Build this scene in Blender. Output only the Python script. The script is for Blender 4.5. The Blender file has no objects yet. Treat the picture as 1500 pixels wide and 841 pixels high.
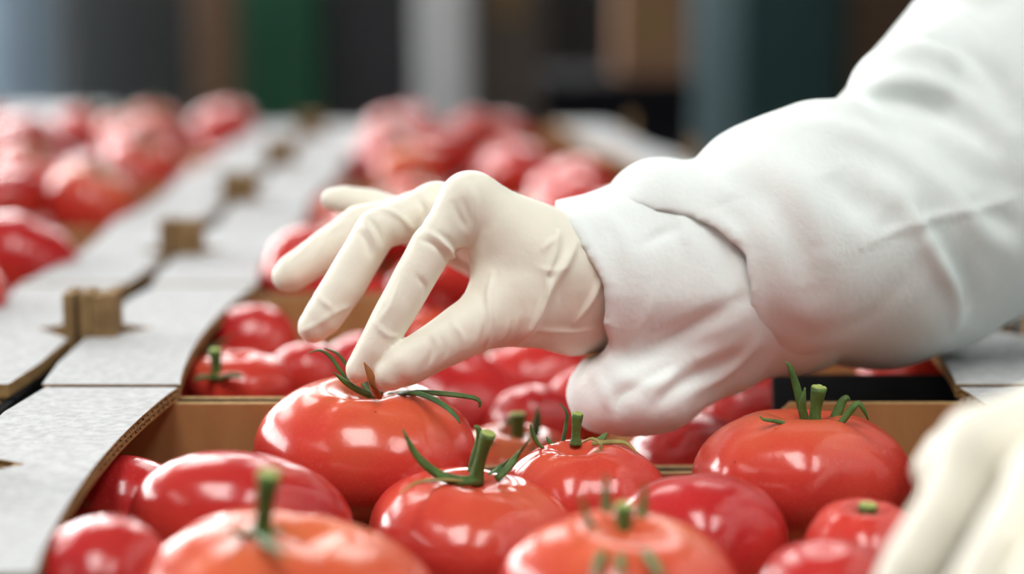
import bpy, math, random
import numpy as np
from mathutils import Vector, Matrix, Euler
from mathutils.bvhtree import BVHTree

# ------------------------------------------------------------------ camera, world, light, exposure
SC = bpy.context.scene
COL = SC.collection
T = 0.90                       # height of the crates' top flaps above the floor
FPX, CXP, CYP = 2917.0, 750.0, 420.5
PITCH = math.atan(490.5 / FPX)
CAM = Vector((0.0, 0.0, T + 0.1785))
cam_d = bpy.data.cameras.new('camera')
cam_d.sensor_width = 36.0
cam_d.lens = FPX / 1500.0 * 36.0
cam_d.clip_start = 0.02
cam_d.dof.use_dof = True
cam_d.dof.focus_distance = 0.768
cam_d.dof.aperture_fstop = 3.3
cam_o = bpy.data.objects.new('camera', cam_d)
cam_o.location = CAM
cam_o.rotation_euler = (math.pi / 2 - PITCH, 0, 0)
COL.objects.link(cam_o)
SC.camera = cam_o

w = bpy.data.worlds.new('world')
SC.world = w
w.use_nodes = True
w.node_tree.nodes['Background'].inputs[0].default_value = (0.9, 0.95, 1.0, 1)
w.node_tree.nodes['Background'].inputs[1].default_value = 0.15

SC.view_settings.view_transform = 'Standard'
SC.view_settings.look = 'None'
SC.view_settings.exposure = -1.2
SC.view_settings.gamma = 1.0
SC.view_settings.use_curve_mapping = False

CEIL = 3.1
# ceiling lamps: x, y, size x, size y, watts
LAMPS = [(-2.7, 4.4, 1.0, 3.0, 95), (-1.1, 4.4, 1.0, 3.0, 105), (0.5, 4.4, 1.0, 3.0, 60),
         (-0.45, -0.3, 0.7, 1.5, 85), (0.8, -0.6, 0.6, 1.5, 55), (-2.2, -0.6, 0.6, 1.6, 20)]
WINDOW_GLOW = 24.0              # daylight behind the high windows of the back and left walls

sP, cP = math.sin(PITCH), math.cos(PITCH)


def P(x, y, Y):
    """the point at distance Y into the hall that shows at frame position x, y (1500 x 841)"""
    u = (x - CXP) / FPX
    v = (y - CYP) / FPX
    d = Vector((u, cP - v * sP, -sP - v * cP))
    t = Y / d.y
    return CAM + d * t


def mpp(y, Y):
    v = (y - CYP) / FPX
    return Y / (cP - v * sP) / FPX


# ------------------------------------------------------------------ helpers
def tag(o, label=None, cat=None, group=None, kind=None):
    if label: o['label'] = label
    if cat: o['category'] = cat
    if group: o['group'] = group
    if kind: o['kind'] = kind
    return o


def link(name, me, parent=None, smooth=False):
    o = bpy.data.objects.new(name, me)
    COL.objects.link(o)
    if parent is not None:
        o.parent = parent
    if smooth:
        me.polygons.foreach_set('use_smooth', np.ones(len(me.polygons), dtype=bool))
    return o


def empty(name, loc, rz=0.0):
    o = bpy.data.objects.new(name, None)
    o.empty_display_size = 0.05
    COL.objects.link(o)
    o.location = loc
    o.rotation_euler = (0, 0, rz)
    return o


class MB:
    """collects shapes, then builds one mesh object"""
    def __init__(self):
        self.v, self.f, self.m = [], [], []

    def quad_box(self, x0, x1, y0, y1, z0, z1, m=0, mats=None):
        b = len(self.v)
        self.v += [(x0, y0, z0), (x1, y0, z0), (x1, y1, z0), (x0, y1, z0), (x0, y0, z1), (x1, y0, z1), (x1, y1, z1), (x0, y1, z1)]
        fs = [(3, 2, 1, 0), (4, 5, 6, 7), (0, 1, 5, 4), (1, 2, 6, 5), (2, 3, 7, 6), (3, 0, 4, 7)]  # -z +z -y +x +y -x
        for i, f in enumerate(fs):
            self.f.append(tuple(b + k for k in f))
            self.m.append(mats[i] if mats else m)
        return self

    def prism(self, pts, axis, a0, a1, m_side=0, m0=None, m1=None):
        """pts: 2D outline (counter-clockwise) in the plane across AXIS; a0..a1 along it"""
        n = len(pts)
        b = len(self.v)

        def mk(p, a):
            if axis == 'z': return (p[0], p[1], a)
            if axis == 'y': return (p[0], a, p[1])
            return (a, p[0], p[1])
        self.v += [mk(p, a0) for p in pts] + [mk(p, a1) for p in pts]
        self.f.append(tuple(b + i for i in reversed(range(n)))); self.m.append(m_side if m0 is None else m0)
        self.f.append(tuple(b + n + i for i in range(n))); self.m.append(m_side if m1 is None else m1)
        for i in range(n):
            j = (i + 1) % n
            self.f.append((b + i, b + j, b + n + j, b + n + i)); self.m.append(m_side)
        return self

    def tube(self, pts, rad, n=10, m=0, flat=1.0, up=None):
        """tube through 3D points with a radius each; FLAT squeezes it across the second axis"""
        b = len(self.v)
        pts = [Vector(p) for p in pts]
        k = len(pts)
        prev = None
        for i, p in enumerate(pts):
            d = (pts[min(i + 1, k - 1)] - pts[max(i - 1, 0)]).normalized()
            ref = Vector(up) if up is not None else (prev if prev is not None else (Vector((0, 0, 1)) if abs(d.z) < 0.9 else Vector((1, 0, 0))))
            s = d.cross(ref)
            if s.length < 1e-6: s = d.cross(Vector((0.3, 1, 0.2)))
            s.normalize()
            q = s.cross(d).normalized()
            prev = q
            for j in range(n):
                a = 2 * math.pi * j / n
                self.v.append(tuple(p + s * (math.cos(a) * rad[i]) + q * (math.sin(a) * rad[i] * flat)))
        for i in range(k - 1):
            for j in range(n):
                j2 = (j + 1) % n
                self.f.append((b + i * n + j, b + i * n + j2, b + (i + 1) * n + j2, b + (i + 1) * n + j)); self.m.append(m)
        self.f.append(tuple(b + j for j in reversed(range(n)))); self.m.append(m)
        self.f.append(tuple(b + (k - 1) * n + j for j in range(n))); self.m.append(m)
        return self

    def mesh(self, name, mats):
        me = bpy.data.meshes.new(name)
        me.from_pydata(self.v, [], self.f)
        for mt in mats: me.materials.append(mt)
        me.polygons.foreach_set('material_index', self.m)
        me.update()
        return me

    def build(self, name, mats, parent=None, smooth=False):
        if not isinstance(mats, (list, tuple)): mats = [mats]
        return link(name, self.mesh(name, mats), parent, smooth)


def bez(pts, n=14):
    """smooth curve through the points (Catmull-Rom)"""
    pts = [Vector(p) for p in pts]
    q = [pts[0] * 2 - pts[1]] + pts + [pts[-1] * 2 - pts[-2]]
    out = []
    segs = len(pts) - 1
    per = max(2, n // segs)
    for s in range(segs):
        a, b, c, d = q[s:s + 4]
        for i in range(per):
            t = i / per
            out.append(0.5 * ((2 * b) + (c - a) * t + (2 * a - 5 * b + 4 * c - d) * t * t + (3 * b - a - 3 * c + d) * t ** 3))
    out.append(pts[-1])
    return out


# ------------------------------------------------------------------ materials
def new_mat(name):
    m = bpy.data.materials.new(name)
    m.use_nodes = True
    nt = m.node_tree
    return m, nt, nt.nodes['Principled BSDF']


def srgb(r, g, b):
    f = lambda c: (c / 255 / 12.92) if c / 255 <= 0.04045 else ((c / 255 + 0.055) / 1.055) ** 2.4
    return (f(r), f(g), f(b), 1)


def plain(name, col, rough=0.6, metal=0.0, noise=0.0, scale=20.0, bump=0.0, bscale=200.0, stretch=(1, 1, 1), spec=None):
    m, nt, p = new_mat(name)
    p.inputs['Roughness'].default_value = rough
    p.inputs['Metallic'].default_value = metal
    p.inputs['Base Color'].default_value = col
    if spec is not None: p.inputs['Specular IOR Level'].default_value = spec
    tc = nt.nodes.new('ShaderNodeTexCoord')
    mp = nt.nodes.new('ShaderNodeMapping')
    mp.inputs['Scale'].default_value = stretch
    nt.links.new(tc.outputs['Object'], mp.inputs['Vector'])
    if noise > 0:
        n = nt.nodes.new('ShaderNodeTexNoise')
        n.inputs['Scale'].default_value = scale
        n.inputs['Detail'].default_value = 6
        r = nt.nodes.new('ShaderNodeValToRGB')
        r.color_ramp.elements[0].position = 0.3
        r.color_ramp.elements[1].position = 0.7
        r.color_ramp.elements[0].color = tuple(c * (1 - noise) for c in col[:3]) + (1,)
        r.color_ramp.elements[1].color = tuple(min(1, c * (1 + noise)) for c in col[:3]) + (1,)
        nt.links.new(mp.outputs[0], n.inputs['Vector'])
        nt.links.new(n.outputs['Fac'], r.inputs[0])
        nt.links.new(r.outputs[0], p.inputs['Base Color'])
    if bump > 0:
        n2 = nt.nodes.new('ShaderNodeTexNoise')
        n2.inputs['Scale'].default_value = bscale
        n2.inputs['Detail'].default_value = 4
        bm_ = nt.nodes.new('ShaderNodeBump')
        bm_.inputs['Strength'].default_value = bump
        bm_.inputs['Distance'].default_value = 0.001
        nt.links.new(mp.outputs[0], n2.inputs['Vector'])
        nt.links.new(n2.outputs['Fac'], bm_.inputs['Height'])
        nt.links.new(bm_.outputs[0], p.inputs['Normal'])
    return m


M_FLAP = plain('pale grey paper', srgb(190, 192, 193), 0.85, noise=0.16, scale=260, bump=0.25, bscale=700, spec=0.15)
M_KRAFT = plain('kraft cardboard', srgb(172, 124, 80), 0.85, noise=0.12, scale=60, bump=0.2, bscale=500, stretch=(1, 1, 0.25), spec=0.1)
M_FLUTE = plain('corrugated paper edge', srgb(172, 140, 96), 0.9, noise=0.25, scale=300, spec=0.1)
M_TAB = plain('kraft darkened as tab shade', srgb(138, 112, 78), 0.9, noise=0.25, scale=120, spec=0.1)  # kraft darkened in its colour for the tabs' shaded fronts; also carton tape
M_BLACK = plain('black printed board', srgb(20, 21, 23), 0.85, noise=0.2, scale=90, spec=0.08)
M_TABLE = plain('brushed steel', srgb(120, 124, 128), 0.4, 0.9, noise=0.1, scale=8, stretch=(1, 12, 1))
M_FLOOR = plain('grey concrete', srgb(84, 82, 80), 0.7, noise=0.15, scale=3, bump=0.2, bscale=40)
M_WALL = plain('painted wall', srgb(66, 63, 60), 0.8, noise=0.05, scale=4)
M_CEIL = plain('grey ceiling panel', srgb(96, 98, 100), 0.85, noise=0.03, scale=5)
M_HOUSING = plain('white lamp housing', srgb(215, 216, 216), 0.5)


def tomato_material():
    m, nt, p = new_mat('tomato skin')
    L = nt.links.new
    N = nt.nodes.new
    tc = N('ShaderNodeTexCoord')
    oi = N('ShaderNodeObjectInfo')
    # large cloudy change of ripeness
    n1 = N('ShaderNodeTexNoise'); n1.inputs['Scale'].default_value = 22; n1.inputs['Detail'].default_value = 3
    addv = N('ShaderNodeVectorMath'); addv.operation = 'ADD'
    mulr = N('ShaderNodeVectorMath'); mulr.operation = 'SCALE'; mulr.inputs[0].default_value = (3.1, 5.7, 1.3)
    L(oi.outputs['Random'], mulr.inputs['Scale'])
    L(tc.outputs['Object'], addv.inputs[0]); L(mulr.outputs[0], addv.inputs[1])
    L(addv.outputs[0], n1.inputs['Vector'])
    # height: the shoulders round the stem are more orange
    sep = N('ShaderNodeSeparateXYZ'); L(tc.outputs['Object'], sep.inputs[0])
    mr = N('ShaderNodeMapRange'); mr.inputs['From Min'].default_value = -0.005; mr.inputs['From Max'].default_value = 0.032
    L(sep.outputs['Z'], mr.inputs['Value'])
    mx = N('ShaderNodeMath'); mx.operation = 'MULTIPLY_ADD'; mx.inputs[1].default_value = 0.75; mx.inputs[2].default_value = -0.30
    L(n1.outputs['Fac'], mx.inputs[0])
    ad = N('ShaderNodeMath'); ad.operation = 'MULTIPLY_ADD'; ad.inputs[1].default_value = 0.55
    L(mr.outputs[0], ad.inputs[0]); L(mx.outputs[0], ad.inputs[2])
    # object colour alpha-like channel: R of the object colour = ripeness shift
    sc_ = N('ShaderNodeSeparateColor'); L(oi.outputs['Color'], sc_.inputs[0])
    sh = N('ShaderNodeMath'); sh.operation = 'ADD'
    L(ad.outputs[0], sh.inputs[0]); L(sc_.outputs[0], sh.inputs[1])
    ramp = N('ShaderNodeValToRGB')
    e = ramp.color_ramp.elements
    e[0].position = 0.05; e[0].color = srgb(186, 40, 42)
    e[1].position = 1.0; e[1].color = srgb(226, 140, 72)
    k = e.new(0.40); k.color = srgb(207, 66, 54)
    k = e.new(0.70); k.color = srgb(217, 98, 66)
    L(sh.outputs[0], ramp.inputs[0])
    # fine pale freckles
    n2 = N('ShaderNodeTexNoise'); n2.inputs['Scale'].default_value = 900; n2.inputs['Detail'].default_value = 1
    r2 = N('ShaderNodeMapRange'); r2.inputs['From Min'].default_value = 0.55; r2.inputs['From Max'].default_value = 0.75; r2.inputs['To Max'].default_value = 0.10
    L(tc.outputs['Object'], n2.inputs['Vector']); L(n2.outputs['Fac'], r2.inputs['Value'])
    mixc = N('ShaderNodeMix'); mixc.data_type = 'RGBA'
    mixc.inputs['B'].default_value = srgb(240, 150, 100)
    L(r2.outputs[0], mixc.inputs['Factor']); L(ramp.outputs[0], mixc.inputs['A'])
    # small dark specks
    vo = N('ShaderNodeTexVoronoi'); vo.inputs['Scale'].default_value = 75; vo.inputs['Randomness'].default_value = 1
    L(addv.outputs[0], vo.inputs['Vector'])
    r3 = N('ShaderNodeMapRange'); r3.inputs['From Min'].default_value = 0.055; r3.inputs['From Max'].default_value = 0.03; r3.inputs['To Max'].default_value = 0.6
    L(vo.outputs['Distance'], r3.inputs['Value'])
    mix2 = N('ShaderNodeMix'); mix2.data_type = 'RGBA'; mix2.inputs['B'].default_value = srgb(110, 50, 25)
    L(r3.outputs[0], mix2.inputs['Factor']); L(mixc.outputs['Result'], mix2.inputs['A'])
    L(mix2.outputs['Result'], p.inputs['Base Color'])
    p.inputs['Roughness'].default_value = 0.19
    p.inputs['Specular IOR Level'].default_value = 0.62
    p.inputs['Subsurface Weight'].default_value = 0.12
    p.inputs['Subsurface Radius'].default_value = (0.010, 0.003, 0.002)
    p.inputs['Subsurface Scale'].default_value = 0.6
    nb = N('ShaderNodeTexNoise'); nb.inputs['Scale'].default_value = 160; nb.inputs['Detail'].default_value = 2
    bp = N('ShaderNodeBump'); bp.inputs['Strength'].default_value = 0.06; bp.inputs['Distance'].default_value = 0.002
    L(tc.outputs['Object'], nb.inputs['Vector']); L(nb.outputs['Fac'], bp.inputs['Height']); L(bp.outputs[0], p.inputs['Normal'])
    return m


M_TOM = tomato_material()
M_STEM = plain('green stem', srgb(74, 106, 44), 0.55, noise=0.3, scale=160, bump=0.4, bscale=500)
M_STEMDARK = plain('dark green sepal', srgb(56, 96, 44), 0.6, noise=0.3, scale=160, bump=0.3, bscale=500)
M_STEMCUT = plain('pale cut stem end', srgb(168, 184, 104), 0.7, noise=0.2, scale=900)
M_DRY = plain('dried brown sepal', srgb(150, 92, 44), 0.75, noise=0.3, scale=200)
M_TAN = plain('withered pale sepal', srgb(150, 140, 78), 0.7, noise=0.2, scale=200)


def cloth_mat(name, col, rough, sss, bump, bscale, noise=0.03, spec=0.2):
    m = plain(name, col, rough, noise=noise, scale=45, bump=bump, bscale=bscale)
    p = m.node_tree.nodes['Principled BSDF']
    p.inputs['Subsurface Weight'].default_value = sss
    p.inputs['Specular IOR Level'].default_value = spec
    p.inputs['Subsurface Radius'].default_value = (0.006, 0.004, 0.003)
    p.inputs['Subsurface Scale'].default_value = 0.5
    return m


M_GLOVE = cloth_mat('cream latex', srgb(236, 232, 217), 0.42, 0.12, 0.35, 150)
M_CLOTH = cloth_mat('white nonwoven fabric', srgb(236, 242, 240), 0.85, 0.10, 0.22, 420)


# ------------------------------------------------------------------ room
def struct(name, mb, mat):
    o = mb.build(name, mat)
    o['kind'] = 'structure'
    return o


RX0, RX1, RY0, RY1 = -4.2, 3.6, -3.2, 6.2
struct('floor', MB().quad_box(RX0, RX1, RY0, RY1, -0.1, 0.0), M_FLOOR)
struct('wall_back', MB().quad_box(RX0, RX1, RY1, RY1 + 0.1, 0, CEIL), M_WALL)
struct('wall_left', MB().quad_box(RX0 - 0.1, RX0, RY0, RY1, 0, CEIL), M_WALL)
struct('wall_right', MB().quad_box(RX1, RX1 + 0.1, RY0, RY1, 0, CEIL), M_WALL)
struct('wall_front', MB().quad_box(RX0, RX1, RY0 - 0.1, RY0, 0, CEIL), M_WALL)
struct('ceiling', MB().quad_box(RX0, RX1, RY0, RY1, CEIL, CEIL + 0.1), M_CEIL)

# high windows: frame, mullions and bright panes, all above the picture
M_FRAME = plain('window frame paint', srgb(200, 202, 204), 0.5)
M_PANE, _nt, _p = new_mat('daylit window glass')
_p.inputs['Base Color'].default_value = (0.8, 0.85, 0.9, 1)
_p.inputs['Emission Color'].default_value = (1.0, 0.99, 0.97, 1)
_p.inputs['Emission Strength'].default_value = WINDOW_GLOW


def window(n, on_left, a, b, z0, z1, nm):
    w_ = empty('window_%d' % n, (RX0, (a + b) / 2, z0) if on_left else ((a + b) / 2, RY1, z0))
    w_['kind'] = 'structure'
    hw, hh = (b - a) / 2, z1 - z0

    def box(u0, u1, v0, v1, d0, d1, nme, mat):
        if on_left: MB().quad_box(d0, d1, u0, u1, v0, v1).build(nme, mat, w_)
        else: MB().quad_box(u0, u1, -d1, -d0, v0, v1).build(nme, mat, w_)
    for (u0, u1, v0, v1) in ((-hw - .05, hw + .05, -.05, 0), (-hw - .05, hw + .05, hh, hh + .05), (-hw - .05, -hw, 0, hh), (hw, hw + .05, 0, hh)):
        box(u0, u1, v0, v1, 0.001, .05, 'window_frame', M_FRAME)
    for k in range(nm):
        u0, u1 = -hw + 2 * hw * k / nm, -hw + 2 * hw * (k + 1) / nm
        box(u0 + .015, u1 - .015, 0, hh, .004, .012, 'pane', M_PANE)
        if k: box(u0 - .015, u0 + .015, 0, hh, .001, .04, 'mullion', M_FRAME)


window(1, False, -4.0, -1.75, 1.25, 2.95, 3)
window(2, False, -1.6, 0.65, 1.25, 2.95, 3)
window(3, True, 3.5, 5.9, 1.3, 2.95, 3)
window(4, True, 0.9, 3.3, 1.3, 2.95, 3)

for i, (lx, ly, sx, sy, pw) in enumerate(LAMPS):
    side = 'right' if lx > 0.3 else ('left' if lx < -1.8 else 'middle')
    th = empty('ceiling_light', (lx, ly, CEIL - 0.06))
    tag(th, 'white ceiling panel lamp, %s one of the %s row overhead' % (side, 'rear' if ly > 1 else 'front'), 'ceiling lamp', 'ceiling panel lamps')
    h = MB()
    for (a, b, c, d) in ((-sx / 2 - .03, sx / 2 + .03, -sy / 2 - .03, -sy / 2), (-sx / 2 - .03, sx / 2 + .03, sy / 2, sy / 2 + .03),
                         (-sx / 2 - .03, -sx / 2, -sy / 2, sy / 2), (sx / 2, sx / 2 + .03, -sy / 2, sy / 2)):
        h.quad_box(a, b, c, d, -0.005, 0.06)
    h.build('frame', M_HOUSING, th)
    MB().quad_box(-sx / 2, sx / 2, -sy / 2, sy / 2, 0.04, 0.06).build('back_plate', M_HOUSING, th)
    ld = bpy.data.lights.new('lamp', 'AREA')
    ld.shape = 'RECTANGLE'
    ld.size, ld.size_y = sx, sy
    ld.energy = pw
    ld.color = (1.0, 0.985, 0.955)
    lo = bpy.data.objects.new('lamp', ld)
    COL.objects.link(lo)
    lo.parent = th
    lo.location = (0, 0, 0.01)

# ------------------------------------------------------------------ packing table and crates
CW = 0.2255           # half of the crate's outer width
X_MID, X_LEFT = 0.0235, -0.4315
ROW0, PITCHY, CLEN = 0.557, 0.258, 0.254
FLOORZ = -0.072       # inside bottom of a crate below its flaps

tb = empty('packing_table', (-0.2, 1.35, 0))
tag(tb, 'steel packing table that carries the rows of tomato crates', 'table')
MB().quad_box(-0.62, 0.46, -0.85, 0.98, T - 0.125, T - 0.0795).build('table_top', M_TABLE, tb)
for lx in (-0.56, 0.40):
    for ly in (-0.78, 0.9):
        MB().quad_box(lx - .02, lx + .02, ly - .02, ly + .02, 0, T - 0.125).build('leg', M_TABLE, tb)


def inner_edge(t, skew=0.0):
    return 0.1625 + 0.008 * math.sin(math.pi * t) ** 0.8


def make_crate(cx, row, label, group, detail=False, bent=False, right_in=None):
    """an open cardboard crate; right_in (near, far): the right wall pushed in, seen in the far rows"""
    y0 = ROW0 + PITCHY * row
    th = empty('cardboard_crate', (cx, y0 + CLEN / 2, T - 0.0795))
    tag(th, label, 'crate', group)
    Z = 0.0795       # local height of the flaps' upper face
    H = CLEN / 2

    def rx(t):      # shift of the right wall along the crate
        return 0.0 if right_in is None else right_in[0] + (right_in[1] - right_in[0]) * t
    # bottom
    MB().prism([(-CW + .006, -H + .006), (CW - .006 + rx(0), -H + .006), (CW - .006 + rx(1), H - .006), (-CW + .006, H - .006)], 'z', 0.0005, 0.0065, 0).build('bottom', M_KRAFT, th)
    # side walls, kraft inside, black outside; top edges blackened too as the gaps' shade
    for s in (-1, 1):
        r0, r1 = (rx(0), rx(1)) if s > 0 else (0, 0)
        mb = MB()
        a, b = s * (CW - .0015), s * (CW - .0060)
        pts = [(a + r0, -H), (b + r0, -H), (b + r1, H), (a + r1, H)]
        if s < 0: pts = [(a, -H), (a, H), (b, H), (b, -H)][::-1]
        mb.prism(pts if s < 0 else pts[::-1], 'z', 0, Z - .0058, 0)
        sw = mb.build('side_wall', [M_KRAFT, M_BLACK], th)
        for pl in sw.data.polygons:
            if not (abs(pl.normal.x) > 0.7 and (pl.center.x - (a + b) / 2 - (r0 + r1) / 2) * s < 0): pl.material_index = 1
    # end walls: high at both corners, low in the middle
    for e in (-1, 1):
        t = 0 if e < 0 else 1
        L_, R_ = -CW + .0062, CW - .0062 + rx(t)
        c = (L_ + R_) / 2
        k = 0.088 * (R_ - L_) / (2 * CW - .0124)
        lo, hi = Z - .036, Z - .0062
        out = [(L_, 0.0066), (R_, 0.0066), (R_, hi)]
        right = [(c + k + .004, hi), (c + k, hi - .004), (c + k - .002, lo + .004), (c + k - .008, lo)]
        if bent and e < 0: right = [(R_, lo), ]
        out += right + [(c - k + .008, lo), (c - k + .002, lo + .004), (c - k, hi - .004), (c - k - .004, hi), (L_, hi)]
        if bent and e < 0: out.pop(2)
        ya, yb = (-H + .0005, -H + .005) if e < 0 else (H - .005, H - .0005)
        mb = MB()
        mb.prism(out, 'y', ya, yb, 0, None, None)
        # thin black print on the outer face, pale liner on the edge
        ew = mb.build('end_wall', [M_KRAFT, M_BLACK, M_FLUTE], th)
        me = ew.data
        for pl in me.polygons:
            if abs(pl.normal.y) > 0.9 and (pl.center.y - (ya + yb) / 2) * e > 0: pl.material_index = 1
            elif abs(pl.normal.z) > 0.5: pl.material_index = 2
        me.flip_normals()
        if bent and e < 0:
            # the right corner tab is pushed back into the crate: black outside shows
            m2 = MB()
            v0 = [(c + k + .0, -H + .002, lo), (R_, -H + .002, lo), (R_ - .012, -H + .066, Z - .0095), (c + k + .006, -H + .066, Z - .0095)]
            off = Vector((0, .0018, -.0042))
            b0 = [Vector(q) for q in v0]
            m2.v = [tuple(q) for q in b0] + [tuple(q + Vector((0, .0034, -.003))) for q in b0]
            m2.f = [(0, 1, 2, 3), (7, 6, 5, 4), (0, 4, 5, 1), (1, 5, 6, 2), (2, 6, 7, 3), (3, 7, 4, 0)]
            m2.m = [1, 1, 1, 1, 2, 1]
            m2.build('bent_end_tab', [M_KRAFT, M_BLACK, M_FLUTE], th)
    # flaps folded over the sides
    NS = 26 if detail else 12
    for s in (-1, 1):
        f = (lambda t: rx(t)) if s > 0 else (lambda t: 0.0)
        inner = [(s * inner_edge(i / NS) + f(i / NS), -H + .001 + (CLEN - .002) * i / NS) for i in range(NS + 1)]
        nt_ = .5
        outer = [(s * (CW - .008) + f(1), H - .001), (s * (CW - .002) + f(.8), H - .045), (s * (CW - .002) + f(.56), .018), (s * (CW - (.030 if s < 0 else .022)) + f(.52), .000),
                 (s * (CW - .002) + f(.46), -.026), (s * (CW - .002) + f(.3), -H + .045), (s * (CW - .005) + f(0), -H + .001)]
        poly = inner + outer
        if s > 0: poly = poly[::-1]
        # poly must be counter-clockwise
        ar = sum(poly[i][0] * poly[(i + 1) % len(poly)][1] - poly[(i + 1) % len(poly)][0] * poly[i][1] for i in range(len(poly)))
        if ar < 0: poly = poly[::-1]
        if not detail:
            MB().prism(poly, 'z', Z - .0056, Z, 1, 2, 0).build('flap', [M_FLAP, M_FLUTE, M_KRAFT], th)
        else:
            fl = MB().prism(poly, 'z', Z - .0006, Z, 1, 1, 0).build('flap', [M_FLAP, M_FLUTE, M_KRAFT], th)
            MB().prism(poly, 'z', Z - .0056, Z - .0051, 0).build('lower_liner', M_KRAFT, fl)
            MB().prism(poly, 'z', Z - .0031, Z - .0026, 0).build('middle_liner', M_FLUTE, fl)
            light_block = [((x + s * .03) if i <= NS else x - s * .003, y * .985) for i, (x, y) in enumerate(inner + outer)]
            ar = sum(light_block[i][0] * light_block[(i + 1) % len(light_block)][1] - light_block[(i + 1) % len(light_block)][0] * light_block[i][1] for i in range(len(light_block)))
            if ar < 0: light_block = light_block[::-1]
            MB().prism(light_block, 'z', Z - .0050, Z - .0007, 0).build('light_block', M_FLUTE, fl)  # solid block added inside the hollow flap to stop light
            rr = random.Random(row * 7 + s)
            for (za, zb) in ((Z - .0052, Z - .0029), (Z - .0028, Z - .0005)):
                mb = MB()
                n = int(CLEN / .0005)
                per = .0070
                ph = rr.random() * 6
                for i in range(n + 1):
                    t = i / n
                    y = -H + .001 + (CLEN - .002) * t
                    jag = .0004 * math.sin(i * 1.7) * rr.random()
                    x = s * (inner_edge(t) + .0002 + jag) + f(t)
                    z = (za + zb) / 2 + (zb - za) / 2 * math.sin(2 * math.pi * y / per + ph)
                    tk = .0003
                    mb.v += [(x, y, z - tk), (x, y, z + tk), (x + s * .03, y, z + tk), (x + s * .03, y, z - tk)]
                    if i:
                        q = 4 * i
                        mb.f += [(q - 4, q, q + 1, q - 3), (q - 3, q + 1, q + 2, q - 2), (q - 1, q + 3, q, q - 4)]; mb.m += [0, 0, 0]
                mb.build('fluting', M_FLUTE, fl, False)
    # stacking tabs that rise through the notches at the sides
    for s in (-1, 1):
        wtab = .017 if s < 0 else .0055
        xo = s * (CW + .0010) + (rx(.5) if s > 0 else 0)
        xi = xo - s * wtab
        a, b = min(xo, xi), max(xo, xi)
        tbm = MB()
        nl = 3 if s < 0 else 1
        for k in range(nl):
            u0 = a + (b - a) * k / nl
            u1 = a + (b - a) * (k + 1) / nl - .0003
            tbm.prism([(u0, .03), (u1, .03), (u1, Z + .0205 - .0012 * (k % 2)), (u0, Z + .0205 - .0012 * (k % 2))], 'y', -.024, -.004, 0)
        tbm.build('stacking_tab', M_TAB, th)
    # rolled corner ends of the front wall
    for s in (-1, 1):
        x = s * (CW - .010) + (rx(0) if s > 0 else 0)
        MB().tube([(x, -H + .007, .008), (x, -H + .007, Z - .006)], [.0052, .0052], 12).build('rolled_corner', M_FLUTE, th, True)
    return th


crate_row_words = ['nearest', 'second', 'third', 'fourth', 'fifth', 'rearmost']
for r in range(6):
    if r == 0: lab = 'nearest cardboard crate with grey flaps, holding the tomato being picked'
    elif r == 1: lab = 'second cardboard crate of the middle row, directly under the gloved right hand'
    else: lab = 'blurred grey-flapped crate, %s of the middle row behind the hand' % crate_row_words[r]
    ri = {3: (-0.03, -0.07), 4: (-0.075, -0.11), 5: (-0.115, -0.145)}.get(r)
    make_crate(X_MID, r, lab, 'crates of the middle row', detail=(r < 2), bent=(r == 1), right_in=ri)
for r in range(0, 6):
    lab = 'blurred grey-flapped tomato crate at left, %s of the left row' % crate_row_words[r]
    make_crate(X_LEFT, r, lab, 'crates of the left row')

# ------------------------------------------------------------------ tomatoes
rng = random.Random(11)


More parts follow.
